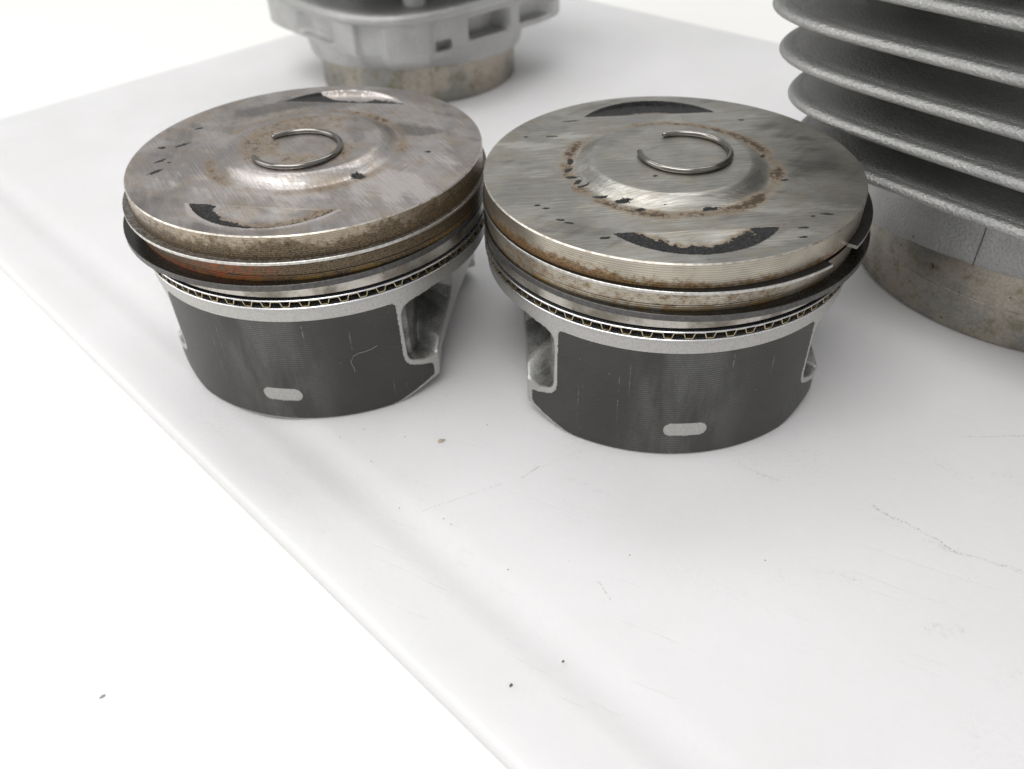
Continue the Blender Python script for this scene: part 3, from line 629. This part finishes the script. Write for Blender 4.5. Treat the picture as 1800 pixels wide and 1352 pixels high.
link('flange_rib', column(5.5, 46, 70, 62 * math.cos(a), 62 * math.sin(a), [m_pale], 'flange_rib'), far)
# ------------------------------------------------------------------ board, table
u0, u1, v0, v1 = 50.6, 459.6, -121.0, 478.7                           # u=(x+y)/sqrt2, v=(y-x)/sqrt2
cu, cv = (u0 + u1) / 2, (v0 + v1) / 2; hu, hv = (u1 - u0) / 2, (v1 - v0) / 2
def rrect(off, rad, k=14):
    r = max(rad - off, 3.0); a, b = hu - off, hv - off; P = []
    for qx, qy, st in ((1, 1, 0), (-1, 1, 90), (-1, -1, 180), (1, -1, 270)):
        for i in range(k):
            t = math.radians(st + 90 * i / (k - 1)); P.append((qx * (a - r) + r * math.cos(t), qy * (b - r) + r * math.sin(t)))
    Q = []
    for i in range(len(P)):                                           # extra points along the straight sides
        p, q = P[i], P[(i + 1) % len(P)]; L = math.hypot(q[0] - p[0], q[1] - p[1]); m = 24 if L > 60 else 1
        for j in range(m): Q.append((p[0] + (q[0] - p[0]) * j / m, p[1] + (q[1] - p[1]) * j / m))
    return Q
prof = [(0.6, -6.0), (0, -5.4), (0, -1.3), (0.25, -0.6), (0.7, -0.18), (1.4, 0.0), (8, 0.0), (15.0, 0.0)]
for i in range(1, 16):
    w = i / 16; prof.append((15.0 + 17.0 * w, -0.95 * (0.5 - 0.5 * math.cos(2 * PI * w))))
prof += [(32.0, 0.0), (40, 0.0)]
V = []; c45 = math.sqrt(0.5); cb, sb = math.cos(math.radians(-0.95)), math.sin(math.radians(-0.95))
for off, z in prof:
    for (pu, pv) in rrect(off, 16):
        uu, vv = pu + cu, pv + cv; X, Y = (uu - vv) * c45 + 77, (uu + vv) * c45 - 149
        wz = float(sstep(0.55, 0.75, -pu / hu)) if 15 < off < 32 else 1.0
        V.append((X * cb - Y * sb - 77, X * sb + Y * cb + 149, z * wz))
nb = len(rrect(0, 16)); F = gridfaces(len(prof), nb).tolist()
k = (len(prof) - 1) * nb
F.append([k + i for i in range(nb)]); F.append(list(range(nb))[::-1])
marks = [(1.5, 146.2, 6.5, 150.2, 0.5, 0.7), (7, 150, 19, 156, 0.35, 0.2), (89.1, 132.1, 103.5, 117.0, 0.55, 0.7), (100, 119, 118, 109.5, 0.7, 0.45), (96, 120, 104, 117.5, 2.2, 0.4), (122, 155.3, 139, 154.6, 0.35, 0.55),
         (-24, 136.2, -3, 144.8, 0.5, 0.28), (88, 97.4, 94.5, 96.0, 3.2, 0.45), (124, 141.5, 132, 138, 3.5, 0.3), (110, 146, 118, 137, 4.5, 0.30), (36, 115, 50, 107, 6.0, 0.14), (69, 113, 79, 110.5, 2.2, 0.35), (13, 146, 24, 139, 2.2, 0.3), (60, 147, 68, 142, 0.7, 0.35), (98, 84, 108, 88, 5.0, 0.2), (-31, 150, -22, 143, 2.0, 0.2), (-66, 150, -48, 131, 3.0, 0.16), (18, 113, 20.5, 107.5, 0.4, 0.5), (-5, 205, 5, 190, 2.0, 0.2)]
bd = tag(link('cutting_board', mesh('cutting_board', V, F, [mat_board(marks)], None, True, 30)), 'large scuffed white plastic board with a shallow groove along its edge', 'board')
def slab(name, x0, x1, y0, y1, z0, z1, mats):
    V = [(x, y, z) for z in (z0, z1) for x, y in ((x0, y0), (x1, y0), (x1, y1), (x0, y1))]
    F = [[3, 2, 1, 0], [4, 5, 6, 7], [0, 1, 5, 4], [1, 2, 6, 5], [2, 3, 7, 6], [3, 0, 4, 7]]
    return mesh(name, V, F, mats, None, False, 0)
tb = link('table_top', slab('table_top', -1800, 1800, -900, 2200, -36, -6, [mat_table()])); tb['kind'] = 'structure'

# ------------------------------------------------------------------ crumbs lying about
def crumb_mesh(name, a, b, c, mats, seed):
    rnd = random.Random(seed); V = []; F = []
    n = 8
    for k, (zz, s) in enumerate(((0.0, 0.75), (0.35, 1.0), (0.8, 0.7), (1.0, 0.3))):
        for i in range(n):
            t = 2 * PI * i / n; e = s * rnd.uniform(0.65, 1.1); V.append((a * e * math.cos(t), b * e * math.sin(t), c * zz))
    F = gridfaces(4, n).tolist(); F.append(list(range(n))[::-1]); F.append([3 * n + i for i in range(n)])
    return mesh(name, V, F, mats, None, True, 25)
crumbs = [((-2.6, 87.6), .55, .4, 40, 'roundish dark crumb alone on the bare board near the groove, in front of the pistons', 0),
          ((-30.9, 130.3), .75, .22, 105, 'tiny dark splinter lying in the groove of the board', 0),
          ((8.6, 92.6), .4, .3, 10, 'very small dark crumb lying just inside the groove of the board', 0),
          ((-91.2, 92.0), 1.0, .45, 30, 'pale grey smudge of dust on the bare white table', -6)]
for (x, y), a, b, rz, lab, z in crumbs:
    tag(link('crumb', crumb_mesh('crumb', a, b, 0.35 if z == 0 else 0.12, [m_crumb if z == 0 else m_lint], hash((x, a)) % 999), None, (x, y, z - (1.2 if 'groove of' in lab and 'inside' not in lab else 0)), math.radians(rz)), lab, 'crumb', 'crumbs lying about')
tag(link('flake', crumb_mesh('flake', 1.25, .75, 0.5, [m_flake], 5), None, (-20.3, 161.3, 0), 0.4), 'beige flake lying on the board in front of the gap between the pistons', 'flake')
GRIT = [[-30.5, 163.6], [-48.8, 164.4], [-38.9, 154.5], [-18.4, 133.3], [-16.5, 131.4], [-2.6, 117.0], [-29.9, 137.4], [-7.4, 167.3], [27.1, 176.8], [-42.4, 167.3], [26.5, 119.8], [58.0, 116.8]]
me_grit = crumb_mesh('grit_speck', .22, .14, .14, [m_crumb], 11)
for k, (x, y) in enumerate(GRIT):
    tag(link('grit_speck', me_grit, None, (x, y, 0), k * 1.3), 'minute dark grit speck scattered on the white board before the pistons', 'grit', 'grit specks on the board')
